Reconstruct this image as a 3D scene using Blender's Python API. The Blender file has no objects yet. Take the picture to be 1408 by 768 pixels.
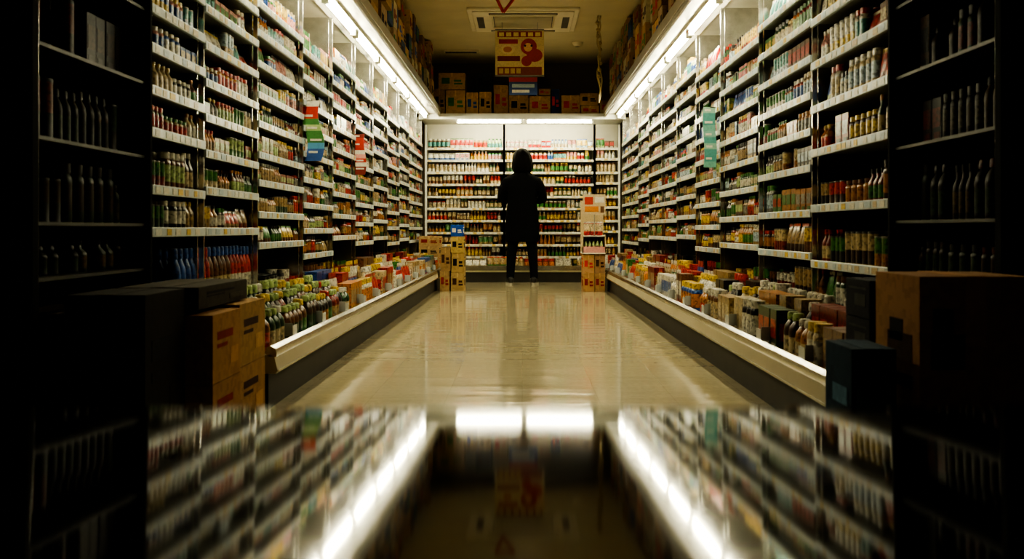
import bpy, bmesh, math, random
import numpy as np
from mathutils import Vector, Matrix
random.seed(7)
R=random.random
def U(a,b): return a+(b-a)*random.random()
scene=bpy.context.scene
COL=scene.collection
CH=0.68      # camera height
F=1370.0

# ---------------------------------------------------------------- materials
def new_mat(name):
    m=bpy.data.materials.new(name); m.use_nodes=True
    nt=m.node_tree; nt.nodes.clear()
    o=nt.nodes.new('ShaderNodeOutputMaterial'); b=nt.nodes.new('ShaderNodeBsdfPrincipled')
    nt.links.new(b.outputs[0],o.inputs[0])
    return m,nt,b
def mat(name,col,rough=.5,metal=0.0,var=.15,scale=8.0,bump=0.0,bscale=60.0,ior=1.5):
    m,nt,b=new_mat(name)
    tc=nt.nodes.new('ShaderNodeTexCoord'); n=nt.nodes.new('ShaderNodeTexNoise')
    n.inputs['Scale'].default_value=scale; n.inputs['Detail'].default_value=5
    nt.links.new(tc.outputs['Object'],n.inputs['Vector'])
    r=nt.nodes.new('ShaderNodeValToRGB')
    r.color_ramp.elements[0].position=.3; r.color_ramp.elements[1].position=.7
    r.color_ramp.elements[0].color=[c*(1-var) for c in col]+[1]
    r.color_ramp.elements[1].color=[min(1,c*(1+var)) for c in col]+[1]
    nt.links.new(n.outputs['Fac'],r.inputs[0]); nt.links.new(r.outputs[0],b.inputs['Base Color'])
    b.inputs['Roughness'].default_value=rough; b.inputs['Metallic'].default_value=metal; b.inputs['IOR'].default_value=ior
    if bump>0:
        n2=nt.nodes.new('ShaderNodeTexNoise'); n2.inputs['Scale'].default_value=bscale
        nt.links.new(tc.outputs['Object'],n2.inputs['Vector'])
        bp=nt.nodes.new('ShaderNodeBump'); bp.inputs['Strength'].default_value=bump; bp.inputs['Distance'].default_value=.004
        nt.links.new(n2.outputs['Fac'],bp.inputs['Height']); nt.links.new(bp.outputs[0],b.inputs['Normal'])
    return m
def attr_mat(name,rough=.35,printing=.45,pscale=70.0,ior=1.5):
    m,nt,b=new_mat(name)
    a=nt.nodes.new('ShaderNodeAttribute'); a.attribute_name='Col'
    tc=nt.nodes.new('ShaderNodeTexCoord')
    v=nt.nodes.new('ShaderNodeTexVoronoi'); v.inputs['Scale'].default_value=pscale; v.distance='CHEBYCHEV'
    nt.links.new(tc.outputs['Object'],v.inputs['Vector'])
    bw=nt.nodes.new('ShaderNodeSeparateColor'); nt.links.new(v.outputs['Color'],bw.inputs[0])
    r=nt.nodes.new('ShaderNodeMapRange'); r.inputs['From Min'].default_value=.1; r.inputs['From Max'].default_value=.6
    r.inputs['To Min'].default_value=1-printing; r.inputs['To Max'].default_value=1.05
    nt.links.new(bw.outputs[0],r.inputs[0])
    mx=nt.nodes.new('ShaderNodeVectorMath'); mx.operation='SCALE'
    nt.links.new(a.outputs['Color'],mx.inputs[0]); nt.links.new(r.outputs[0],mx.inputs['Scale'])
    nt.links.new(mx.outputs[0],b.inputs['Base Color'])
    b.inputs['Roughness'].default_value=rough; b.inputs['IOR'].default_value=ior
    return m
def emit(name,col,s):
    m,nt,b=new_mat(name)
    b.inputs['Base Color'].default_value=(.9,.9,.9,1)
    b.inputs['Emission Color'].default_value=(*col,1); b.inputs['Emission Strength'].default_value=s
    return m

TUBE=emit('fluorescent_tube_glow',(1,.93,.64),105)
PROD=attr_mat('printed_packaging',.28,.6,95)
PRODD=attr_mat('shade_painted_packaging',.38,.6,95,1.25)  # packs of the unlit near sections, shade put into their colour
BOXM=attr_mat('cardboard_print',.85,.16,40,1.25)
PRNT=attr_mat('poster_print',.5,.10,90)
WHITE=mat('white_enamel',(.60,.60,.54),.35,0,.05)
BOARD=mat('shelf_board_enamel',(.28,.29,.26),.35,.2,.08)
DBOARD=mat('shade_painted_board',(.03,.03,.027),.5,0,.1)  # near-section boards, colour darkened to imitate shade
RAIL=mat('price_rail_plastic',(.48,.54,.56),.3,0,.1,30)
TAGM=attr_mat('price_tags',.4,.3,300)
BACKP=mat('shelf_back_panel',(.09,.085,.07),.4,.2,.1)
BACKW=mat('back_unit_panel',(.50,.48,.39),.4,0,.05)
CANOPY=mat('canopy_metal',(.34,.32,.25),.3,.4,.1)
REFL=mat('lamp_reflector',(.55,.54,.47),.25,.1,.03)
CHROME=mat('brushed_steel',(.50,.49,.45),.22,1,.12,20,.05,200)
BEIGE=mat('case_panel_beige',(.46,.41,.28),.4,0,.08,4)
DARK=mat('black_kick',(.015,.013,.011),.6,0,.3)
BLACK=mat('black_panel',(.003,.003,.003),.8,0,.3,ior=1.2)
WALLM=mat('wall_paint',(.24,.20,.13),.8,0,.12,2,.1)
CEIL=mat('ceiling_board',(.56,.49,.34),.9,0,.06,3,.3,120)
GRIL=mat('vent_dark',(.05,.045,.035),.6,0,.2)
ACM=mat('ac_plastic',(.70,.64,.48),.45,0,.05)

# ---------------------------------------------------------------- mesh accumulator
class M:
    def __init__(s,side='B'):
        s.v=[];s.f=[];s.c=[];s.mi=[];s.side=side;s.cur=0
    def P(s,u,v,z):
        if s.side=='L': return (-v,u,z)
        if s.side=='R': return (v,u,z)
        return (u,v,z)
    def face(s,ids,col):
        if s.side=='R': ids=ids[::-1]
        s.f.append(tuple(ids)); s.c.append(col); s.mi.append(s.cur)
    def box(s,u0,u1,v0,v1,z0,z1,col=(.5,.5,.5),top=None):
        b=len(s.v)
        for z in (z0,z1):
            for (a,c) in ((u0,v0),(u1,v0),(u1,v1),(u0,v1)): s.v.append(s.P(a,c,z))
        s.face([b+3,b+2,b+1,b],col); s.face([b+4,b+5,b+6,b+7],top or col)
        for i in range(4):
            j=(i+1)%4; s.face([b+i,b+j,b+4+j,b+4+i],col)
    def lathe(s,u,v,z,prof,n=10,sq=1.0):
        b=len(s.v); a0=U(0,6.28)
        cs=[(math.cos(a0+6.2832*i/n),math.sin(a0+6.2832*i/n)) for i in range(n)]
        for (r,h,c) in prof:
            for (x,y) in cs: s.v.append(s.P(u+r*x,v+r*y*sq,z+h))
        for k in range(len(prof)-1):
            c=prof[k][2]; o=b+k*n
            for i in range(n):
                j=(i+1)%n; s.face([o+i,o+j,o+n+j,o+n+i],c)
        o=b+(len(prof)-1)*n
        s.face(list(range(o,o+n)),prof[-1][2])
    def rings(s,rs,cols):   # rs list of rings of (u,v,z)
        b=len(s.v); n=len(rs[0])
        for r in rs:
            for p in r: s.v.append(s.P(*p))
        for k in range(len(rs)-1):
            o=b+k*n
            for i in range(n):
                j=(i+1)%n; s.face([o+i,o+j,o+n+j,o+n+i],cols[k])
        s.face(list(range(b,b+n))[::-1],cols[0])
        o=b+(len(rs)-1)*n; s.face(list(range(o,o+n)),cols[-1])
    def tube(s,pts,rad,n=12,ref=(1,0,0),col=(.5,.5,.5)):
        pts=[Vector(p) for p in pts]; rs=[]
        for i,p in enumerate(pts):
            t=(pts[min(i+1,len(pts)-1)]-pts[max(i-1,0)]).normalized()
            rf=Vector(ref); a=(rf-t*rf.dot(t))
            if a.length<.05: rf=Vector((0,1,0.1)); a=(rf-t*rf.dot(t))
            a.normalize(); bb=t.cross(a)
            r=rad[i]; ra,rb=(r if isinstance(r,tuple) else (r,r))
            rs.append([tuple(p+a*ra*math.cos(6.28318*k/n)+bb*rb*math.sin(6.28318*k/n)) for k in range(n)])
        s.rings(rs,[col]*len(rs))
    def build(s,name,mats,parent=None,smooth=False,bevel=0):
        me=bpy.data.meshes.new(name); me.from_pydata(s.v,[],s.f)
        if not isinstance(mats,(list,tuple)): mats=[mats]
        for m in mats: me.materials.append(m)
        me.polygons.foreach_set('material_index',s.mi)
        ca=me.color_attributes.new('Col','FLOAT_COLOR','CORNER')
        ln=np.array([len(f) for f in s.f]); c=np.array([list(x)[:3]+[1.0] for x in s.c],dtype=np.float32)
        ca.data.foreach_set('color',np.repeat(c,ln,axis=0).ravel())
        if smooth:
            me.polygons.foreach_set('use_smooth',[True]*len(s.f))
            me.update(); me.set_sharp_from_angle(angle=math.radians(46))
        me.update()
        ob=bpy.data.objects.new(name,me); COL.objects.link(ob)
        if bevel:
            md=ob.modifiers.new('bevel','BEVEL'); md.width=bevel; md.segments=2; md.limit_method='ANGLE'
        if parent: ob.parent=parent
        return ob
def empty(name,loc=(0,0,0)):
    e=bpy.data.objects.new(name,None); COL.objects.link(e); e.empty_display_size=.1
    return e

# ---------------------------------------------------------------- room
def slab(name,x0,x1,y0,y1,z0,z1,m):
    a=M(); a.box(x0,x1,y0,y1,z0,z1); return a.build(name,m)
H=2.91; WX=1.78; BY=13.42
# floor material
fm,nt,b=new_mat('waxed_floor_tiles')
tc=nt.nodes.new('ShaderNodeTexCoord')
br=nt.nodes.new('ShaderNodeTexBrick'); br.offset=0; br.inputs['Scale'].default_value=1
br.inputs['Brick Width'].default_value=.305; br.inputs['Row Height'].default_value=.305
br.inputs['Mortar Size'].default_value=.0012; br.inputs['Mortar Smooth'].default_value=.5
br.inputs['Color1'].default_value=(.50,.435,.28,1); br.inputs['Color2'].default_value=(.48,.415,.265,1); br.inputs['Mortar'].default_value=(.39,.335,.21,1)
nt.links.new(tc.outputs['Object'],br.inputs['Vector'])
ns=nt.nodes.new('ShaderNodeTexNoise'); ns.inputs['Scale'].default_value=45; ns.inputs['Detail'].default_value=6
nt.links.new(tc.outputs['Object'],ns.inputs['Vector'])
mp=nt.nodes.new('ShaderNodeMapRange'); mp.inputs['To Min'].default_value=.8; mp.inputs['To Max'].default_value=1.15
nt.links.new(ns.outputs['Fac'],mp.inputs[0])
vm=nt.nodes.new('ShaderNodeVectorMath'); vm.operation='SCALE'
nt.links.new(br.outputs['Color'],vm.inputs[0]); nt.links.new(mp.outputs[0],vm.inputs['Scale'])
nt.links.new(vm.outputs[0],b.inputs['Base Color'])
b.inputs['Roughness'].default_value=.08; b.inputs['IOR'].default_value=2.1
mpp=nt.nodes.new('ShaderNodeMapping'); mpp.inputs['Scale'].default_value=(.8,3.2,1)
nt.links.new(tc.outputs['Object'],mpp.inputs['Vector'])
n2=nt.nodes.new('ShaderNodeTexNoise'); n2.inputs['Scale'].default_value=1.8; n2.inputs['Detail'].default_value=2
nt.links.new(mpp.outputs[0],n2.inputs['Vector'])
bp=nt.nodes.new('ShaderNodeBump'); bp.inputs['Strength'].default_value=.4; bp.inputs['Distance'].default_value=.007
nt.links.new(n2.outputs['Fac'],bp.inputs['Height']); nt.links.new(bp.outputs[0],b.inputs['Normal'])
slab('floor',-WX-.1,WX+.1,-2.1,BY+.1,-.1,0,fm)
slab('ceiling',-WX-.1,WX+.1,-2.1,BY+.1,H,H+.1,CEIL)
slab('wall_left',-WX-.1,-WX,-2.1,BY+.1,0,H,WALLM)
slab('wall_right',WX,WX+.1,-2.1,BY+.1,0,H,WALLM)
slab('wall_back',-WX,WX,BY,BY+.1,0,H,WALLM)
slab('wall_front',-WX,WX,-2.1,-2.0,0,H,BLACK)
# added black sheets standing in for the darkness beyond the shelving runs
for x0,x1,y in ((-WX,-1.26,2.60),(1.26,WX,2.66)):
    a=M(); a.box(x0,x1,y-.04,y,0,2.5); a.box(x0,x1,y-.055,y-.04,.05,.1)
    a.build('darkness_panel',BLACK,bevel=.004)

# ---------------------------------------------------------------- groceries
def g(c,k=.1): 
    s=1+U(-k,k); return tuple(min(.95,max(.003,x*s)) for x in c)
CREAM=(.50,.40,.24);WHT=(.62,.59,.50);RED=(.42,.03,.02);DRED=(.2,.02,.015);BRN=(.14,.055,.02);DBR=(.045,.02,.01)
AMB=(.35,.14,.03);GRN=(.05,.18,.045);DGR=(.02,.06,.025);YEL=(.60,.42,.08);BLU=(.03,.09,.30);NAVY=(.015,.03,.10);BLK=(.012,.01,.01)
PNK=(.58,.28,.25);TEAL=(.08,.28,.26);ORG=(.52,.19,.04);LBL=(.38,.48,.55);LGR=(.36,.46,.20);GRY=(.22,.215,.19);TAN=(.34,.23,.11)
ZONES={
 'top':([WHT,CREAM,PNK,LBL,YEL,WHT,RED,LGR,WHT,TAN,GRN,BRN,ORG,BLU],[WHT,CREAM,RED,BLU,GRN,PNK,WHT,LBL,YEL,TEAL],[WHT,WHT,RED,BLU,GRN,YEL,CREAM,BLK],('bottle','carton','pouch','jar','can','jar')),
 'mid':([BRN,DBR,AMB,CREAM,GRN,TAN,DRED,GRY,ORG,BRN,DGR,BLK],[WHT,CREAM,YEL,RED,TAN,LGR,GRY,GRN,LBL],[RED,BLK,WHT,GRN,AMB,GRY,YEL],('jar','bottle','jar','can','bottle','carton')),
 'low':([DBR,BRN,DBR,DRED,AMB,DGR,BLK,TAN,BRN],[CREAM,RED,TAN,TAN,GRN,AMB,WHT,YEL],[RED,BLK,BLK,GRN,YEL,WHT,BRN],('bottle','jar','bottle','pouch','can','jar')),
 'dim':([(.02,.01,.006),BLK,(.02,.01,.006),(.05,.025,.01),BLK,(.008,.02,.01)],[(.09,.055,.025),(.03,.015,.008),BLK,(.10,.015,.01),(.02,.04,.02),(.07,.06,.045)],[BLK,BLK,(.08,.01,.008),(.03,.03,.03)],('bottle','jar','can','jar','tall','carton')),  # near sections: pack colours darkened to stand in for missing light
 'back':([WHT,CREAM,BRN,DBR,AMB,WHT,CREAM,TAN,BRN,DGR],[WHT,CREAM,RED,CREAM,CREAM,TAN,YEL,GRN],[WHT,RED,WHT,BRN,GRN,BRN,YEL],('jar','jar','bottle','can')),
 'deckL':([DGR,DBR,DBR,BRN,BLK,BLK,YEL,DBR,DRED,DGR],[CREAM,RED,TAN,GRN,CREAM,AMB,DGR],[YEL,LGR,LGR,LGR,RED,WHT,YEL],('tall','tall','tall')),
 'deckR':([CREAM,DBR,TAN,BRN,BLK,CREAM,DBR,AMB,DRED,DGR],[CREAM,RED,TAN,GRN,CREAM,WHT,TAN,WHT],[WHT,WHT,LGR,WHT,RED,WHT,YEL],('tall','tall','jar','tall','carton')),
 'deck':([WHT,CREAM,TAN,RED,BLU,GRN,ORG,CREAM,BRN,TAN,DRED,WHT],[WHT,WHT,RED,CREAM,ORG,WHT,BLU,TAN],[RED,WHT,YEL],('carton','pouch','pouch','carton','tall','jar')),
 'red':([RED,RED,BLU,RED,RED,BRN],[YEL,WHT,CREAM],[BLU,WHT,RED],('tall','tall')),
}
def put(m,t,u,v,z,r,h,c,l,k,n):
    c=g(c,.06);l=g(l,.06)
    if t=='jar':
        m.lathe(u,v,z,[(r*.94,0,c),(r,.05*h,c),(r,.2*h,l),(r,.66*h,c),(r,.75*h,c),(r*.8,.82*h,k),(r*.88,.82*h,k),(r*.88,h,k)],n)
    elif t=='bottle':
        m.lathe(u,v,z,[(r*.94,0,c),(r,.03*h,c),(r,.12*h,l),(r,.5*h,c),(r*.96,.6*h,c),(r*.5,.76*h,c),(r*.45,.86*h,k),(r*.55,.86*h,k),(r*.53,h,k)],n)
    elif t=='tall':
        m.lathe(u,v,z,[(r*.9,0,c),(r,.04*h,c),(r*.97,.1*h,l),(r*.97,.52*h,c),(r,.60*h,c),(r*.88,.72*h,c),(r*.5,.83*h,c),(r*.46,.85*h,k),(r*.60,.85*h,k),(r*.56,.97*h,k),(r*.48,h,k)],n)
    elif t=='can':
        e=tuple(min(x,max(c)*1.2+.02) for x in GRY)
        m.lathe(u,v,z,[(r,0,e),(r*1.0,.04*h,l),(r*.98,.06*h,c),(r*.98,.45*h,l),(r*.98,.94*h,e),(r,.96*h,e),(r*.97,h,e),(r*.93,.985*h,e)],n)
    elif t=='carton':
        w=r*.96;d=r*.8
        m.box(u-w,u+w,v-d,v+d,z,z+h,c)
        m.box(u-w*.82,u+w*.82,v-d-.0012,v-d,z+h*.35,z+h*.78,l)
        m.box(u-w*.7,u+w*.5,v-d-.0012,v-d,z+h*.1,z+h*.24,k)
        m.box(u-w-.0012,u-w,v-d*.7,v+d*.7,z+h*.3,z+h*.7,l)
    elif t=='pouch':
        rs=[];lv=[(0,.8,.75),(.08,.98,.85),(.3,1,.8),(.6,.98,.55),(.85,.95,.2),(.9,.97,.06),(1,.97,.05)]
        tl=U(-.1,.1)*r
        for hh,w,d in lv:
            w*=r*.97;d*=r*.8;q=[]
            for a in range(8):
                A=6.28318*(a+.5)/8
                q.append((u+max(-1,min(1,1.3*math.cos(A)))*w,v+max(-1,min(1,1.3*math.sin(A)))*d+tl*hh,z+hh*h))
            rs.append(q)
        m.rings(rs,[c,c,l,l,c,k,k])
def fill(m,u0,u1,v0,z,maxh,zone,rows=2,n=8,rr=(.024,.034),hh=(.68,.93),chance=1.0,pitch=2.06,nfr=(2,5)):
    bs,ls,ks,ts=ZONES[zone]; u=u0+.012
    while u<u1-.06:
        t=random.choice(ts); r=U(*rr); h=maxh*U(*hh)
        if t in('bottle','tall') and pitch<2.1: r*=.86; h=min(h*1.08,maxh*.96)
        if t in('carton','pouch'): r*=1.25
        c=random.choice(bs);l=random.choice(ls);k=random.choice(ks); nf=random.randint(*nfr)
        if R()>chance: u+=U(.04,.12); continue
        for i in range(nf):
            if u+2*r>u1-.01: break
            rem=random.randint(0,1) if R()<.08 else 0
            for row in range(rem,rows):
                put(m,t,u+r,v0+r+.004+row*pitch*r+U(0,.004),z,r,h,c,l,k,n)
            u+=2*r+.003
        u+=U(0,.006)

# ---------------------------------------------------------------- side shelving runs
def run(side,bounds,levels_fn):
    e=empty('grocery_shelf')
    sh=M(side);ra=M(side);tg=M(side);up=M(side);pr=M(side);ds=M(side);pd=M(side)
    V0=1.28; D=.24
    for i in range(len(bounds)-1):
        u0,u1=bounds[i],bounds[i+1]
        n=14 if u0<5 else (10 if u0<8 else 8)
        zs=levels_fn(i)
        for j,zr in enumerate(zs):
            z=CH+zr; top=(CH+zs[j+1]-.035) if j+1<len(zs) else z+.16
            if i==0: top=min(top,z+.21)
            else: top=min(top,z+.155)
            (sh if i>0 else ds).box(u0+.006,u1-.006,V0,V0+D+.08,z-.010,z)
            if i>0: ra.box(u0+.004,u1-.004,V0-.014,V0,z-.027,z+.007)
            uu=u0+.03
            while uu<u1-.08 and i>0:
                w=U(.035,.06); tg.box(uu,uu+w,V0-.0155,V0-.0142,z-.022,z+.001,random.choice([WHT,WHT,WHT,CREAM,YEL,LBL,(.7,.7,.64)])); uu+=w+U(.01,.07)
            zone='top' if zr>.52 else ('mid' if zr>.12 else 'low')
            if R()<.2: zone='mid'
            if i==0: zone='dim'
            rr=(.020,.029) if top-z<.14 else (.022,.034)
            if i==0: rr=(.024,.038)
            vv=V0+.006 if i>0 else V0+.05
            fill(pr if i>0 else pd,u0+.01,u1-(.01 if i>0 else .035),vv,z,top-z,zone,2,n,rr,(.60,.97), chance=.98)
        for uu in (u0,):
            up.box(uu-.006,uu+.006,V0-.006,V0+.014,CH-.45,2.10)
            up.box(uu-.004,uu+.004,V0+.02,V0+D+.1,CH-.45,2.10)
    up.box(bounds[-1]-.012,bounds[-1],V0-.006,V0+D+.1,.2,2.10)
    sh.build('shelf_boards',BOARD,e); ds.build('shade_painted_boards',DBOARD,e); ra.build('price_rails',RAIL,e,bevel=.002); tg.build('price_tags',TAGM,e)
    up.build('uprights',CHROME,e)
    ep=M(side); ep.box(bounds[1]-.03,bounds[1]-.008,V0-.018,V0+D+.1,.195,2.12); ep.build('light_block_panel',BLACK,e,bevel=.003)  # added panel, blocks tube light from reaching the near section
    bk=M(side); bk.box(bounds[0],bounds[-1],V0+D+.1,V0+D+.13,.19,2.14); bk.build('back_panel',BACKP,e)
    pr.build('shelf_groceries',PROD,e,smooth=True); pd.build('shade_painted_bottles_and_jars',PRODD,e,smooth=True)
    # canopy with lamps
    c=M(side)
    c.box(3.45,12.5,1.03,V0+D+.13,2.14,2.19); c.box(3.45,12.5,1.03,1.05,2.09,2.14); c.box(3.45,12.5,1.02,1.035,2.12,2.20)
    c.box(3.44,3.455,1.03,V0+D+.13,1.98,2.19)
    c.build('canopy',CANOPY,e,bevel=.003)
    rf=M(side); rf.box(3.46,12.49,1.06,1.32,2.128,2.139)
    rf.box(3.46,12.49,1.17,1.25,2.110,2.128); rf.build('lamp_reflector',REFL,e)
    k=M(side);s=M(side);y=3.85
    while y<12.3:
        y1=min(y+1.08,12.45)
        k.tube([(y+.05,1.21,2.090),(y1-.05,1.21,2.090)],[.0155]*2,8,ref=(0,0,1))
        for q in (y+.015,y1-.05): s.box(q,q+.035,1.19,1.23,2.066,2.112)
        y=y1+.04
    k.build('fluorescent_tubes',TUBE,e,smooth=True); s.build('tube_sockets',WHITE,e,bevel=.002)
    return e
LB=[2.62,3.41,3.99,4.8,5.79,6.69,7.6,8.5,9.4,10.3,11.2,12.0,12.66]
RB=[2.68,3.45,4.38,5.36,6.4,7.3,8.2,9.1,10.0,10.9,11.8,12.66]
def lvL(i):
    if i==0: return [-.13,.02,.25,.50,.75]
    if i==1: return [0,.147,.345,.49,.635,.77,.92,1.07]
    if i==2: return [-.0,.165,.315,.46,.60,.75,.90,1.05]
    if i==3: return [-.07,.08,.235,.37,.52,.66,.81,.96,1.10]
    o=random.choice([-.03,.0,.03,.05,-.05])
    return [-.1+o+.15*k for k in range(9)]
def lvR(i):
    if i==0: return [-.16,.03,.28,.52,.76]
    if i==1: return [-.14,.10,.34,.53,.72,.91,1.08]
    if i==2: return [-.11,.08,.28,.44,.60,.76,.92,1.08]
    if i==3: return [-.09,.07,.23,.39,.55,.71,.87,1.03]
    o=random.choice([-.03,.0,.03,.05,-.05])
    return [-.1+o+.153*k for k in range(9)]
EL=run('L',LB,lvL); ER=run('R',RB,lvR)

# ---------------------------------------------------------------- low display cases (bottom decks of the same units)
def case(side,u0,u1,e):
    m=M(side); m.box(u0+.02,u1-.02,.958,1.62,0,.15); m.build('kick_base',DARK,e)
    m=M(side)
    prof=[(.925,.138),(.918,.150),(.930,.20),(.945,.208),(.975,.208),(.975,.138)]
    m.rings([[(u,v,z) for v,z in prof] for u in (u0,u1)],[(.5,.5,.5)]*2)
    m.build('front_panel',BEIGE,e)
    m=M(side); m.box(u0,u1,.975,1.64,.15,.19); m.box(u0,4.8,1.275,1.6,.19,.345); m.build('deck',BOARD,e)
    m=M(side)
    prof=[(.926,.200),(.921,.209),(.926,.232),(.945,.242),(.962,.236),(.966,.215),(.955,.204)]
    m.rings([[(u,v,z) for v,z in prof] for u in (u0,u1)],[(.5,.5,.5)]*2)
    m.box(u0,u1,.914,.9185,.145,.153); m.build('bumper_rail',CHROME,e,smooth=True)
    m=M(side); y=u0+.4
    while y<u1-.2:
        m.box(y,y+.004,.955,1.0,.235,.29); m.box(y,y+.08,.953,.956,.238,.28); y+=.62
    m.build('dividers',mat('clear_divider',(.4,.42,.4),.15,0,.05),e,bevel=.001)
    p=M(side)
    zn='deckL' if side=='L' else 'deckR'
    # stepped rows: taller at the back, so every row's caps show
    y=u0
    while y<5.7:
        yn=min(y+U(.3,.6),5.75)
        fill(p,y,yn,.975,.19,.19,zn,1,16,(.034,.042),(.85,1.0),pitch=2.3,nfr=(2,4))
        fill(p,y,yn,1.07,.19,.22,zn,1,16,(.034,.042),(.88,1.0),pitch=2.3,nfr=(2,4))
        fill(p,y,yn,1.165,.19,.25,zn,1,16,(.036,.044),(.88,1.0),pitch=2.3,nfr=(2,4))
        y=yn
    fill(p,5.78,u1-.02,.98,.19,.20,'deck',1,10,(.034,.046),(.75,1.05))
    fill(p,5.78,u1-.02,1.08,.19,.23,'deck',1,10,(.034,.046),(.8,1.05))
    fill(p,5.78,u1-.02,1.18,.19,.26,'deck',1,10,(.034,.046),(.8,1.05))
    if side=='L': fill(p,u0,4.8,1.29,.346,.27,'red',2,12,(.028,.034),(.85,.97))
    else: fill(p,u0,4.8,1.29,.346,.17,'low',2,12,(.028,.034),(.8,.97))
    fill(p,4.81,u1,1.29,.19,.28,'low',2,8,(.03,.04),(.8,1.0))
    p.build('deck_groceries',PROD,e,smooth=True)
case('L',3.74,11.7,EL); case('R',2.96,11.7,ER)

# ---------------------------------------------------------------- back shelving
def back():
    e=empty('grocery_shelf')
    sh=M();ra=M();tg=M();up=M();pr=M()
    V0=12.95; secs=[(-1.25,-.235),(-.235,.94),(.94,1.26)]
    for si,(a,b_) in enumerate(secs):
        for j in range(10):
            z=CH+1.055-.1565*j+(0.02 if si==2 and j%2 else 0)
            if z<.3: continue
            sh.box(a+.01,b_-.01,V0,V0+.3,z-.01,z); ra.box(a+.01,b_-.01,V0-.014,V0,z-.026,z+.005)
            u=a+.03
            while u<b_-.07: tg.box(u,u+.045,V0-.0155,V0-.014,z-.021,z+.001,random.choice([WHT,WHT,CREAM,YEL])); u+=U(.055,.11)
            zn='top' if j<2 else ('back' if j<7 else 'low')
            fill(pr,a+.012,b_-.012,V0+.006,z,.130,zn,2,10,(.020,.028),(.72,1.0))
        for x in (a,b_): up.box(x-.013,x+.013,V0-.015,V0+.02,.2,CH+1.36)
    sh.build('shelf_boards',BOARD,e);ra.build('price_rails',WHITE,e);tg.build('price_tags',TAGM,e);up.build('uprights',WHITE,e)
    m=M(); m.box(-1.26,1.27,V0+.31,V0+.34,.1,2.1); m.build('back_panel',BACKW,e)
    m=M(); m.box(-1.26,1.27,12.80,13.3,0,.13); m.build('kick_base',DARK,e)
    m=M(); m.box(-1.26,1.27,12.77,13.28,.13,.185); m.build('deck',BEIGE,e)
    m=M(); m.box(-1.26,1.27,12.755,12.775,.15,.215); m.build('bumper_rail',CHROME,e,bevel=.004)
    fill(pr,-1.24,1.25,12.79,.185,.17,'deck',1,10,(.03,.04),(.6,.9))
    fill(pr,-1.24,1.25,12.97,.185,.14,'back',2,10,(.03,.04),(.7,.95))
    pr.build('shelf_groceries',PROD,e,smooth=True)
    m=M(); m.box(-1.3,1.3,12.52,13.3,2.075,2.125); m.box(-1.3,1.3,12.51,12.53,2.06,2.135); m.build('canopy',WHITE,e,bevel=.003)
    k=M();s=M()
    for a,b_ in ((-.82,-.01),(.06,.88)):
        k.tube([(a,12.62,2.045),(b_,12.62,2.045)],[.017]*2,8,ref=(0,0,1))
        for q in (a-.015,b_-.005): s.box(q,q+.02,12.6,12.64,2.02,2.076)
    k.build('fluorescent_tubes',TUBE,e,smooth=True); s.build('tube_sockets',WHITE,e)
back()

# ---------------------------------------------------------------- cardboard cartons
CB=(.38,.24,.11)
def crate(m,u0,u1,v0,v1,z0,z1,col=None,lab=None):
    col=col or g(CB,.3); m.box(u0,u1,v0,v1,z0,z1,col)
    w=u1-u0;h=z1-z0;d=v1-v0; e=.0015
    m.box(u0+w*.46,u0+w*.54,v0-e,v0,z1-h*.25,z1,tuple(min(1,c*1.35) for c in col))
    m.box(u0+w*.46,u0+w*.54,v0,v1,z1,z1+e,tuple(min(1,c*1.35) for c in col))
    lab=lab or random.choice([RED,BLU,DBR,BLK,GRN,DRED])
    m.box(u0+w*.12,u0+w*.42,v0-e,v0,z0+h*.35,z0+h*.7,lab)
    m.box(u0+w*.58,u0+w*.9,v0-e,v0,z0+h*.3,z0+h*.4,lab); m.box(u0+w*.58,u0+w*.85,v0-e,v0,z0+h*.46,z0+h*.58,lab)
    for s in ((u0-e,u0),(u1,u1+e)):
        m.box(s[0],s[1],v0+d*.15,v0+d*.6,z0+h*.3,z0+h*.62,lab); m.box(s[0],s[1],v0+d*.1,v0+d*.85,z0+h*.74,z0+h*.8,lab)
def carton(name,x0,x1,y0,y1,z0,z1,col,lab,parent=None,hole=False):
    m=M(); t=.004
    m.box(x0,x1,y0,y1,z0,z1-.004,col)
    xm=(x0+x1)/2
    m.box(x0,xm-.002,y0,y1,z1-.004,z1,col); m.box(xm+.002,x1,y0,y1,z1-.004,z1,col)
    lt=tuple(min(1,c*1.3) for c in col); e=.0015;w=x1-x0;h=z1-z0;d=y1-y0
    m.box(xm-.025,xm+.025,y0-e,y1+e,z1,z1+e,lt); m.box(xm-.025,xm+.025,y0-e,y0,z1-h*.3,z1,lt)
    for s in ((x0-e,x0),(x1,x1+e)):
        m.box(s[0],s[1],y0+d*.15,y0+d*.7,z0+h*.62,z0+h*.74,lab); m.box(s[0],s[1],y0+d*.15,y0+d*.5,z0+h*.5,z0+h*.56,lab)
        m.box(s[0],s[1],y0+d*.6,y0+d*.9,z0+h*.2,z0+h*.45,lt)
    m.box(x0+w*.1,x0+w*.4,y0-e,y0,z0+h*.6,z0+h*.75,lab)
    if hole:
        m.box(x0+w*.12,x0+w*.30,y0-e*1.2,y0,z0+h*.62,z0+h*.86,BLK); m.box(x0-e,x0,y0+d*.35,y0+d*.65,z0+h*.7,z0+h*.8,BLK)
    return m.build(name,BOXM,parent,bevel=.003)
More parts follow.
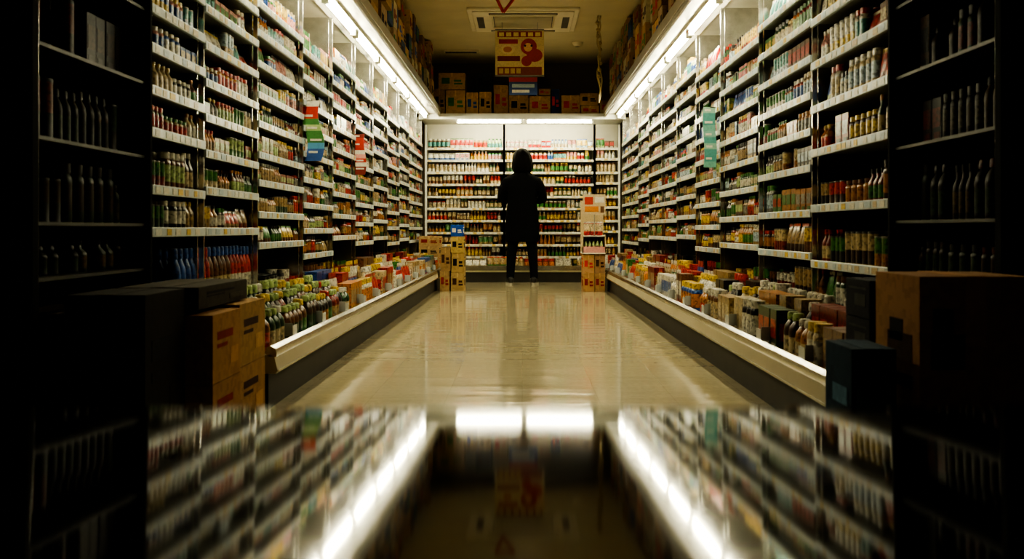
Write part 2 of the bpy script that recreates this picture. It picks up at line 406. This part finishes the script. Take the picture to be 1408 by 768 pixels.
# stock boxes on top of the side canopies
for side in 'LR':
    m=M(side);u=6.6
    while u<12.35:
        w=U(.20,.38); z=2.192; v=U(1.045,1.12)
        if u+w>12.45: break
        top=U(2.66,2.88)
        while z<top-.1:
            h=U(.14,.32); h=min(h,2.88-z)
            if h<.1: break
            c=random.choice([g(CB,.3),g(CB,.3),g((.24,.15,.07),.2),(.06,.09,.15),(.34,.25,.16),(.42,.37,.25)])
            dv=U(0,.04); crate(m,u,u+w-.01,v+dv,v+dv+.36,z,z+h,c); z+=h+.002
        u+=w
    m.build('stacked_cardboard_boxes',BOXM)
# stock boxes on the back canopy (px -> metres at Y=12.8)
m=M()
def bk(x0,x1,yt,yb=160,Y=12.58,col=None,lab=None,d=.3):
    k=Y/F; z0=2.127 if yb>=158 else CH+(315-yb)*k
    crate(m,(x0-718)*k,(x1-718)*k-.004,Y,Y+d,z0,CH+(315-yt)*k,col,lab)
for a in [(597,612,122),(613,640,124),(641,658,127),(659,676,126),(679,699,117),(700,727,131),(728,757,132),(772,798,131),(799,824,145),(825,850,138)]:
    bk(*a)
bk(603,640,100,123); bk(700,738,112,130,col=(.03,.05,.12),lab=LBL); bk(741,757,122,131); bk(758,770,122,160,col=NAVY); bk(798,822,128,144.5)
bk(655,677,100,125,Y=12.9,col=(.06,.07,.1))
m.build('stacked_cardboard_boxes',BOXM)
# aisle stacks near the shopper
m=M()
crate(m,-.905,-.80,10.95,11.25,0,.22,g((.30,.2,.1)),DRED); crate(m,-.90,-.79,10.96,11.25,.222,.48,g((.28,.18,.09)),DBR)
m.build('cardboard_box_stack',BOXM)
m=M()
crate(m,-.785,-.64,10.98,11.3,0,.2,g((.30,.21,.1)),DBR); crate(m,-.78,-.64,10.99,11.3,.202,.42,g((.32,.22,.1)),BLK)
crate(m,-.785,-.645,10.98,11.28,.422,.60,(.36,.26,.1),BLK); crate(m,-.79,-.655,11.0,11.25,.602,.73,(.02,.07,.3),WHT)
m.build('cardboard_box_stack',BOXM)
m=M()
for i in range(5):
    crate(m,-1.22,-.98,11.75,12.2,0+i*.12,.118+i*.12,g((.34,.23,.12),.2))
m.build('cardboard_box_stack',BOXM)
# right promotional stand
e=empty('promotional_display_stand')
m=M(); 
crate(m,.665,.785,10.85,11.2,0,.2,g((.34,.2,.1)),DRED); crate(m,.79,.905,10.87,11.2,0,.2,g((.3,.18,.09)),DRED)
crate(m,.665,.785,10.86,11.2,.202,.40,g((.34,.2,.1)),RED); crate(m,.79,.905,10.87,11.2,.202,.41,g((.3,.18,.1)),DBR)
m.build('cartons',BOXM,e)
m=M(); m.box(.655,.91,10.84,11.2,.412,.425,WHT); 
m.box(.655,.665,10.84,11.2,.425,.62,CREAM); m.box(.90,.91,10.84,11.2,.425,.62,CREAM); m.box(.655,.91,11.17,11.2,.425,1.0,CREAM)
m.box(.655,.91,10.84,10.85,.425,.49,PNK)
m.box(.66,.905,10.84,11.17,.60,.612,WHT)
m.box(.66,.905,10.83,10.838,.84,1.06,(.5,.4,.25)); m.box(.68,.77,10.826,10.829,.95,1.03,RED); m.box(.79,.89,10.826,10.829,.97,1.03,WHT); m.box(.68,.83,10.826,10.829,.87,.93,ORG); m.box(.85,.89,10.826,10.829,.86,.93,BRN)
m.box(.78,.79,10.838,10.848,.61,.86,GRY); m.build('tray_and_sign',PRNT,e)
m=M(); fill(m,.665,.905,10.86,.426,.17,'top',2,10,(.022,.03)); fill(m,.665,.905,10.86,.613,.17,'deck',2,10,(.026,.034)); m.build('display_packs',PROD,e,smooth=True)
# foreground boxes
carton('cardboard_box',-1.24,-.95,3.06,3.36,0,.20,(.27,.14,.06),DRED)
carton('cardboard_box',-1.24,-.95,3.06,3.36,.202,.415,(.29,.15,.06),DRED)
carton('cardboard_box',-1.20,-.955,3.37,3.70,0,.21,(.29,.16,.07),DBR)
carton('cardboard_box',-1.20,-.955,3.37,3.70,.212,.425,(.29,.17,.07),DBR)
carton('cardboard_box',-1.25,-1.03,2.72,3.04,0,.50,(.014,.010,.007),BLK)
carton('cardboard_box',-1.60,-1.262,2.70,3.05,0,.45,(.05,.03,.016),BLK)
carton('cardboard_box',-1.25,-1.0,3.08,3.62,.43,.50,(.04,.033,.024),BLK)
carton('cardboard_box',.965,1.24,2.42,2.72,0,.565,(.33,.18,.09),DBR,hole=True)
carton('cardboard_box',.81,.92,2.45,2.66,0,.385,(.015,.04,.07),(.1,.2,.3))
m=M(); 
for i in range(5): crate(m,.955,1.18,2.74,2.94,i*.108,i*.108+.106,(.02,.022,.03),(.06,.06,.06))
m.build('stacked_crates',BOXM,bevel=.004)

# ---------------------------------------------------------------- ceiling fixtures & signs
e=empty('ceiling_air_conditioner')
m=M(); Y0,Y1=10.0,11.1; X0,X1=-.56,.58
m.box(X0,X1,Y0,Y1,H-.03,H-.001); 
for (a,b_,c,d) in ((X0+.05,X1-.05,Y0+.05,Y0+.25),(X0+.05,X1-.05,Y1-.25,Y1-.05),(X0+.05,X0+.25,Y0+.25,Y1-.25),(X1-.25,X1-.05,Y0+.25,Y1-.25)): m.box(a,b_,c,d,H-.045,H-.03)
m.build('housing',ACM,e,bevel=.008)
m=M(); m.box(X0+.26,X1-.26,Y0+.26,Y1-.26,H-.036,H-.03); m.box(X0+.22,X1-.22,Y0+.09,Y0+.16,H-.049,H-.045); m.box(X0+.22,X1-.22,Y1-.16,Y1-.09,H-.049,H-.045); m.box(X0+.09,X0+.16,Y0+.28,Y1-.28,H-.049,H-.045); m.box(X1-.16,X1-.09,Y0+.28,Y1-.28,H-.049,H-.045)
m.build('openings',GRIL,e)
m=M(); y=Y0+.28
while y<Y1-.28: m.box(X0+.27,X1-.27,y,y+.014,H-.052,H-.036); y+=.04
for yy in (Y0+.115,Y1-.135): m.box(X0+.23,X1-.23,yy,yy+.012,H-.062,H-.049)
m.build('grille_slats',ACM,e)
e=empty('ceiling_vent'); m=M()
m.box(-.98,-.55,12.4,12.52,H-.02,H-.001)
m.build('vent_frame',ACM,e); m=M()
for q in (12.415,12.455,12.49): m.box(-.96,-.57,q,q+.018,H-.023,H-.02)
m.build('vent_slots',GRIL,e)
m=M(); m.lathe(.66,11.9,H-.05,[(.03,0,WHT),(.055,.015,WHT),(.06,.03,WHT),(.07,.049,WHT)],20); m.build('smoke_detector',ACM,smooth=True)
# added fill lamp, out of view, brightens the ceiling and stacked boxes
e=empty('added_fill_lamp')
LY=7.9
m=M(); m.lathe(.0,LY,H-.03,[(.16,0,WHT),(.17,.01,WHT),(.17,.029,WHT)],28); m.build('fill_lamp_base',WHITE,e,smooth=True)
m=M(); m.lathe(.0,LY,H-.12,[(.02,0,WHT),(.09,.012,WHT),(.135,.045,WHT),(.15,.089,WHT)],20); m.build('fill_lamp_diffuser',emit('fill_lamp_glow',(1,.84,.58),17),e,smooth=True)
# posters
def disc(m,cx,cz,r,y,col,sx=1,n=20):
    b=len(m.v)
    for yy in (y,y-.002):
        for i in range(n): m.v.append((cx+r*sx*math.cos(6.2832*i/n),yy,cz+r*math.sin(6.2832*i/n)))
    m.face(list(range(b+n,b+2*n)),col)
    for i in range(n): m.face([b+i,b+(i+1)%n,b+n+(i+1)%n,b+n+i],col)
e=empty('hanging_banner')
Y=10.5;k=Y/F
def px(x): return (x-718)*k
def pz(y): return CH+(315-y)*k
m=M(); YB=(.66,.54,.30)
m.box(px(681),px(748),Y,Y+.004,pz(104),pz(41),YB)
q=Y-.001
m.box(px(684),px(745),q,Y,pz(51),pz(43),(.3,.03,.02))
for i in range(6): m.box(px(686+i*10),px(693+i*10),q-.001,q,pz(50),pz(44.5),(.75,.62,.3))
disc(m,px(727),pz(64),.085,Y-.002,RED); disc(m,px(735),pz(76),.07,Y-.003,RED,1.2); disc(m,px(724),pz(84),.055,Y-.0035,RED)
disc(m,px(726),pz(65),.045,Y-.005,(.7,.45,.25)); disc(m,px(722),pz(63),.012,Y-.007,BLK);disc(m,px(731),pz(63),.012,Y-.007,BLK)
m.box(px(686),px(712),q-.001,Y,pz(60),pz(54),RED);disc(m,px(698),pz(68),.05,Y-.003,(.72,.6,.36),1.5);disc(m,px(698),pz(68),.03,Y-.005,ORG,1.5)
m.box(px(684),px(715),q-.001,Y,pz(84),pz(77),DRED)
m.box(px(684),px(745),q-.001,Y,pz(103),pz(92),(.25,.05,.02))
for i in range(4): m.box(px(686+i*8),px(692+i*8),q-.002,q-.001,pz(101),pz(94),YEL)
m.box(px(681),px(748),Y-.003,Y+.006,pz(42),pz(40),GRY); m.box(px(681),px(748),Y-.003,Y+.006,pz(105),pz(103),GRY)
m.box(px(690),px(690)+.004,Y,Y+.004,pz(40),H,GRY); m.box(px(739),px(739)+.004,Y,Y+.004,pz(40),H,GRY)
m.build('banner_board',PRNT,e)
m=M(); 
m.box(px(700),px(739),Y+.02,Y+.024,pz(130),pz(106),(.03,.07,.2)); m.box(px(700),px(739),Y+.018,Y+.02,pz(112),pz(106),RED); m.box(px(704),px(735),Y+.017,Y+.02,pz(120),pz(115),LBL); m.box(px(704),px(728),Y+.017,Y+.02,pz(127),pz(123),WHT)
m.box(px(710),px(710)+.003,Y+.02,Y+.023,pz(106),pz(103),GRY);m.box(px(730),px(730)+.003,Y+.02,Y+.023,pz(106),pz(103),GRY)
m.build('lower_sign',PRNT,e)
# red pennant
Yp=9.4;kp=Yp/F
m=M(); A=[(682,-4),(708,-4),(692,17)]
pts=[((x-718)*kp,CH+(315-y)*kp) for x,y in A]
for i in range(3):
    a=pts[i];b_=pts[(i+1)%3]; m.tube([(a[0],Yp,a[1]),(b_[0],Yp,b_[1])],[.014,.014],8,ref=(0,1,0),col=RED)
m.box(pts[0][0],pts[0][0]+.003,Yp,Yp+.003,pts[0][1],H,GRY); m.box(pts[1][0],pts[1][0]+.003,Yp,Yp+.003,pts[1][1],H,GRY)
m.build('hanging_pennant',PRNT)
# hanging garland cord
m=M(); X=.8
for s in range(3):
    P=[];n=40
    for i in range(n+1):
        t=i/n; P.append((X+.018*math.cos(14*t+s*2.1)+(.02*t if s==1 else 0),10.4+.018*math.sin(14*t+s*2.1),H-.002-(H-2.0)*t*(1 if s<2 else .8)))
    m.tube(P,[.006]*(n+1),6,col=(.45,.35,.18))
for i in range(9):
    z=H-.1-i*.07; m.lathe(X+U(-.02,.02),10.4,z,[(.004,0,(.35,.26,.12)),(.022,.015,(.4,.3,.14)),(.018,.035,(.3,.25,.1)),(.004,.045,(.3,.2,.1))],8)
m.build('hanging_garland',PRNT)
# shelf promo banners (clipped to the shelf fronts)
def promo(x,y0,y1,w,Y,cols,ang):
    k=Y/F; cx=(x-718)*k; z0=CH+(315-y1)*k; z1=CH+(315-y0)*k
    m=M(); h=z1-z0; W=w*k; n=10; 
    for i in range(n):
        a=i/n;b_=(i+1)/n; off=.02*math.sin(a*6)*ang; off2=.02*math.sin(b_*6)*ang
        c=cols[i%len(cols)]
        rs=[[(cx-W/2+off,Y,z0+a*h),(cx+W/2+off,Y,z0+a*h),(cx+W/2+off,Y+.004,z0+a*h),(cx-W/2+off,Y+.004,z0+a*h)],
            [(cx-W/2+off2,Y,z0+b_*h),(cx+W/2+off2,Y,z0+b_*h),(cx+W/2+off2,Y+.004,z0+b_*h),(cx-W/2+off2,Y+.004,z0+b_*h)]]
        m.rings(rs,[c,c])
        if i%2: m.box(cx-W*.35+off,cx+W*U(.1,.35)+off,Y-.002,Y,z0+a*h+h*.03,z0+a*h+h*.065,WHT)
    sgn=1 if cx>0 else -1
    m.box(min(cx,sgn*1.265),max(cx,sgn*1.265),Y,Y+.004,z1-.005,z1,GRY)
    m.build('promotional_banner',PRNT,ER if cx>0 else EL)
promo(430,138,221,23,5.85,[BLU,BLU,(.1,.3,.5),GRN,GRN,LGR,GRN,RED,RED,WHT],1)
promo(494,184,240,16,7.6,[DRED,DRED,WHT,RED,PNK,WHT,RED,RED,RED],.5)
promo(976,147,230,17,6.5,[(.15,.36,.30),TEAL,TEAL,(.25,.42,.34),TEAL,(.2,.38,.34)],.3)

# ---------------------------------------------------------------- foreground glossy table
e=empty('glossy_black_table')
TM,nt,b=new_mat('black_lacquer'); b.inputs['Base Color'].default_value=(.008,.009,.008,1); b.inputs['IOR'].default_value=1.85
tc=nt.nodes.new('ShaderNodeTexCoord'); n1=nt.nodes.new('ShaderNodeTexNoise'); n1.inputs['Scale'].default_value=25
nt.links.new(tc.outputs['Object'],n1.inputs['Vector']); mr=nt.nodes.new('ShaderNodeMapRange'); mr.inputs['To Min'].default_value=.035; mr.inputs['To Max'].default_value=.065
nt.links.new(n1.outputs['Fac'],mr.inputs[0]); nt.links.new(mr.outputs[0],b.inputs['Roughness'])
m=M(); sl=.0345; zt=lambda y: CH-.08-sl*y
rs=[]
for x in (-.8,.8):
    rs.append([(x,-.25,zt(-.25)-.03),(x,.554,zt(.554)-.03),(x,.554,zt(.554)),(x,-.25,zt(-.25))])
m.rings(rs,[BLK,BLK]); m.build('table_top',TM,e,bevel=.002)
m=M()
for x in (-.74,.70):
    for y in (-.2,.46): m.box(x,x+.04,y,y+.04,0,zt(y+.04)-.03)
m.box(-.74,.74,-.19,-.17,zt(0)-.10,zt(0)-.031);m.box(-.74,.74,.475,.49,zt(.5)-.09,zt(.5)-.031)
m.build('legs_and_apron',BLACK,e,bevel=.002)

# ---------------------------------------------------------------- the shopper
e=empty('woman_standing')
COAT=mat('black_coat_wool',(.004,.004,.005),.9,0,.3,60,.4,300,ior=1.2)
TRO=mat('dark_trousers',(.004,.005,.009),.85,0,.3,60,.2,300,ior=1.25)
HAIR=mat('black_hair',(.004,.003,.002),.75,0,.3,90,.6,250,ior=1.2)
SKIN=mat('skin',(.45,.26,.17),.5,0,.06,30)
SHOE=mat('shoe_black',(.012,.012,.012),.45,0,.2); SOLE=mat('shoe_sole',(.35,.33,.28),.6,0,.1)
LIP=mat('lips',(.35,.09,.07),.4,0,.05); EYE=mat('eye_white',(.7,.7,.68),.2,0,.03); IRIS=mat('iris',(.03,.015,.008),.2,0,.1)
PX,PY=.0,12.33
def remesh(ob,v,sm=4):
    r=ob.modifiers.new('merge','REMESH'); r.mode='VOXEL'; r.voxel_size=v; r.use_smooth_shade=True
    s=ob.modifiers.new('smooth','SMOOTH'); s.iterations=sm; s.factor=.5
def at(p): return (PX+p[0],PY+p[1],p[2])
# coat + sleeves, one surface
m=M()
rg=[(.525,0,.206,.145),(.60,0,.212,.148),(.75,0,.207,.142),(.90,0,.194,.135),(1.02,0,.178,.124),(1.12,0,.182,.120),(1.22,0,.198,.118),(1.29,0,.196,.106),(1.335,0,.166,.092),(1.37,.003,.110,.080),(1.40,.008,.078,.070),(1.43,.012,.064,.062)]
m.tube([at((0,y,z)) for z,y,a,b_ in rg],[(a,b_) for z,y,a,b_ in rg],28)
for s,dy,dz in ((1,0,0),(-1,.055,.035)):
    P=[(s*.12,0,1.285),(s*.182,0,1.262),(s*.226,.005,1.19),(s*.25,.02,1.11),(s*.258,.05,1.055),(s*.215,.11,1.045),(s*.12,.165+dy,1.07+dz),(s*.02,.185+dy,1.095+dz),(s*-.05,.185+dy*.7,1.12+dz)]
    m.tube([at(p) for p in P],[.068,.070,.062,.057,.055,.053,.048,.043,.037],14)
ob=m.build('coat',COAT,e); remesh(ob,.011,4)
# trousers
m=M()
for s in (-1,1):
    m.tube([at(p) for p in ((s*.06,0,.92),(s*.085,0,.82),(s*.10,0,.68),(s*.118,.01,.50),(s*.132,.005,.36),(s*.142,-.005,.2),(s*.147,-.005,.075))],[.09,.098,.088,.067,.062,.053,.05],16)
m.tube([at(p) for p in ((0,0,.8),(0,0,.98))],[(.14,.1),(.15,.1)],20)
ob=m.build('trousers',TRO,e); remesh(ob,.01,3)
# shoes
for s in (-1,1):
    m=M(); a=s*.18
    def sp(f,z): return at((s*.147+math.sin(a)*f,math.cos(a)*f-.005,z))
    P=[(-.075,.055,.026,.030),(-.06,.055,.036,.042),(0,.055,.038,.045),(.06,.045,.042,.032),(.12,.038,.044,.024),(.16,.034,.036,.018),(.178,.03,.018,.010)]
    m.tube([sp(f,z) for f,z,r,h in P],[(r,h) for f,z,r,h in P],16)
    m.tube([at((s*.147,-.005,.06)),at((s*.147,-.005,.12))],[.045,.043],14)
    ob=m.build('shoe',SHOE,e); remesh(ob,.006,2)
    m=M(); ring=[]
    for t in range(28):
        A=6.2832*t/28; f=.052+.132*math.cos(A); w=.041*math.sin(A)*(1.12 if math.cos(A)>0 else .92)
        ring.append((f,w))
    rs=[[at((s*.147+math.sin(a)*f+math.cos(a)*w,math.cos(a)*f-math.sin(a)*w-.005,z)) for f,w in ring] for z in (.0,.022)]
    m.rings(rs,[WHT,WHT]); m.build('shoe_sole',SOLE,e)
# head with neck, jaw, nose, ears, brow (facing away, +Y)
m=M()
hd=[(1.36,.010,.050,.052),(1.43,.022,.050,.056),(1.445,.050,.045,.062),(1.46,.052,.058,.078),(1.49,.038,.067,.092),(1.53,.028,.074,.098),(1.57,.022,.077,.100),(1.61,.018,.074,.095),(1.64,.012,.058,.076),(1.658,.008,.034,.046),(1.664,.006,.01,.014)]
m.tube([at((0,y,z)) for z,y,a,b_ in hd],[(a,b_) for z,y,a,b_ in hd],24)
m.tube([at(p) for p in ((0,.118,1.565),(0,.136,1.54),(0,.143,1.52),(0,.118,1.508))],[.009,.011,.015,.010],10)
for s in (-1,1):
    m.tube([at(p) for p in ((s*.074,.015,1.505),(s*.082,.010,1.53),(s*.086,.005,1.555),(s*.078,.008,1.575))],[.008,.014,.016,.008],10)
    m.tube([at((s*.012,.122,1.572)),at((s*.032,.116,1.578)),at((s*.052,.098,1.572))],[.007,.008,.006],8)
m.tube([at((-.012,.116,1.455)),at((.012,.116,1.455))],[.014,.014],10)
ob=m.build('head',SKIN,e); remesh(ob,.005,4)
m=M()
m.tube([at(p) for p in ((-.024,.117,1.486),(-.008,.127,1.490),(.008,.127,1.490),(.024,.117,1.486))],[(.004,.004),(.006,.005),(.006,.005),(.004,.004)],10,ref=(0,0,1)); m.build('mouth',LIP,e,smooth=True)
for s in (-1,1):
    m=M(); m.lathe(PX+s*.031,PY+.103,1.545,[(.002,0,WHT),(.009,.004,WHT),(.013,.012,WHT),(.009,.020,WHT),(.002,.024,WHT)],12); m.build('eye',EYE,e,smooth=True)
    m=M(); m.tube([at((s*.031,.113,1.557)),at((s*.031,.1175,1.557))],[.0055,.004],12,ref=(1,0,0)); m.build('iris',IRIS,e)
# hair: bob to the collar, open at the face, fullest at jaw level
bm=bmesh.new(); hr=[(1.372,.000,.088,.070),(1.392,-.004,.112,.090),(1.425,-.004,.126,.106),(1.47,0,.130,.116),(1.52,.002,.127,.121),(1.57,.003,.121,.120),(1.61,.004,.107,.111),(1.645,.004,.082,.090),(1.667,.002,.054,.060),(1.678,0,.026,.028),(1.681,0,.004,.004)]
n=44;rows=[]
for z,y,a,b_ in hr:
    row=[]
    for i in range(n):
        A=6.2832*i/n; w=1+.03*math.sin(9*A+z*30)+U(-.025,.025)
        row.append(bm.verts.new((PX+a*math.cos(A)*w,PY+y-.008+b_*math.sin(A)*w,z+U(-.003,.003)+(.010*math.sin(7*A)+U(-.006,.006) if z<1.38 else 0))))
    rows.append(row)
for k_ in range(len(rows)-1):
    for i in range(n):
        A=6.2832*(i+.5)/n
        if math.sin(A)>.62 and hr[k_][0]<1.565: continue
        bm.faces.new((rows[k_][i],rows[k_][(i+1)%n],rows[k_+1][(i+1)%n],rows[k_+1][i]))
me=bpy.data.meshes.new('hair'); bm.to_mesh(me); bm.free(); me.materials.append(HAIR)
for p in me.polygons: p.use_smooth=True
ob=bpy.data.objects.new('hair',me); COL.objects.link(ob); ob.parent=e
sd=ob.modifiers.new('s','SOLIDIFY'); sd.thickness=.02; sd.offset=-1
ss=ob.modifiers.new('ss','SUBSURF'); ss.levels=1; ss.render_levels=1
# hands resting on opposite upper arms
for s,dy,dz in ((1,0,0),(-1,.0385,.035)):
    m=M(); w=(s*-.045,.185+dy,1.12+dz)
    pc=(s*-.10,.180+dy*.8,1.135+dz); pe=(s*-.135,.165+dy*.6,1.145+dz)
    m.tube([at(w),at(pc),at(pe)],[(.024,.019),(.016,.038),(.012,.036)],14,ref=(0,1,0))
    for i,(L,o) in enumerate(((.058,.030),(.068,.011),(.064,-.009),(.05,-.027))):
        b0=Vector((pe[0],pe[1],pe[2]+o)); d1=Vector((s*-.88,-.42,.1)).normalized(); d2=Vector((s*-.6,-.8,.05)).normalized()
        P=[b0-d1*.02,b0+d1*L*.45,b0+d1*L*.45+d2*L*.3,b0+d1*L*.45+d2*L*.55]
        m.tube([at(p) for p in P],[.009,.0085,.008,.0065],8)
    b0=Vector((s*-.075,.178+dy,1.145+dz)); m.tube([at(b0),at(b0+Vector((s*-.02,.0,.035))),at(b0+Vector((s*-.045,-.008,.055)))],[.011,.010,.008],8)
    ob=m.build('hand',SKIN,e); remesh(ob,.004,2)

# ---------------------------------------------------------------- world + camera
w=bpy.data.worlds.new('w'); scene.world=w; w.use_nodes=True
w.node_tree.nodes['Background'].inputs[0].default_value=(.02,.02,.02,1); w.node_tree.nodes['Background'].inputs[1].default_value=.1
cd=bpy.data.cameras.new('camera'); co=bpy.data.objects.new('camera',cd); COL.objects.link(co)
co.location=(0,0,CH); co.rotation_euler=(math.radians(90),0,0)
cd.sensor_width=36; cd.lens=F/1408*36; cd.shift_x=-14/1408; cd.shift_y=-69/1408; cd.clip_start=.01
cd.dof.use_dof=True; cd.dof.focus_distance=9.0; cd.dof.aperture_fstop=4.5
scene.camera=co
try:
    scene.view_settings.view_transform='AgX'; scene.view_settings.look='AgX - High Contrast'
    scene.view_settings.exposure=0.0
except Exception as ex: print(ex)
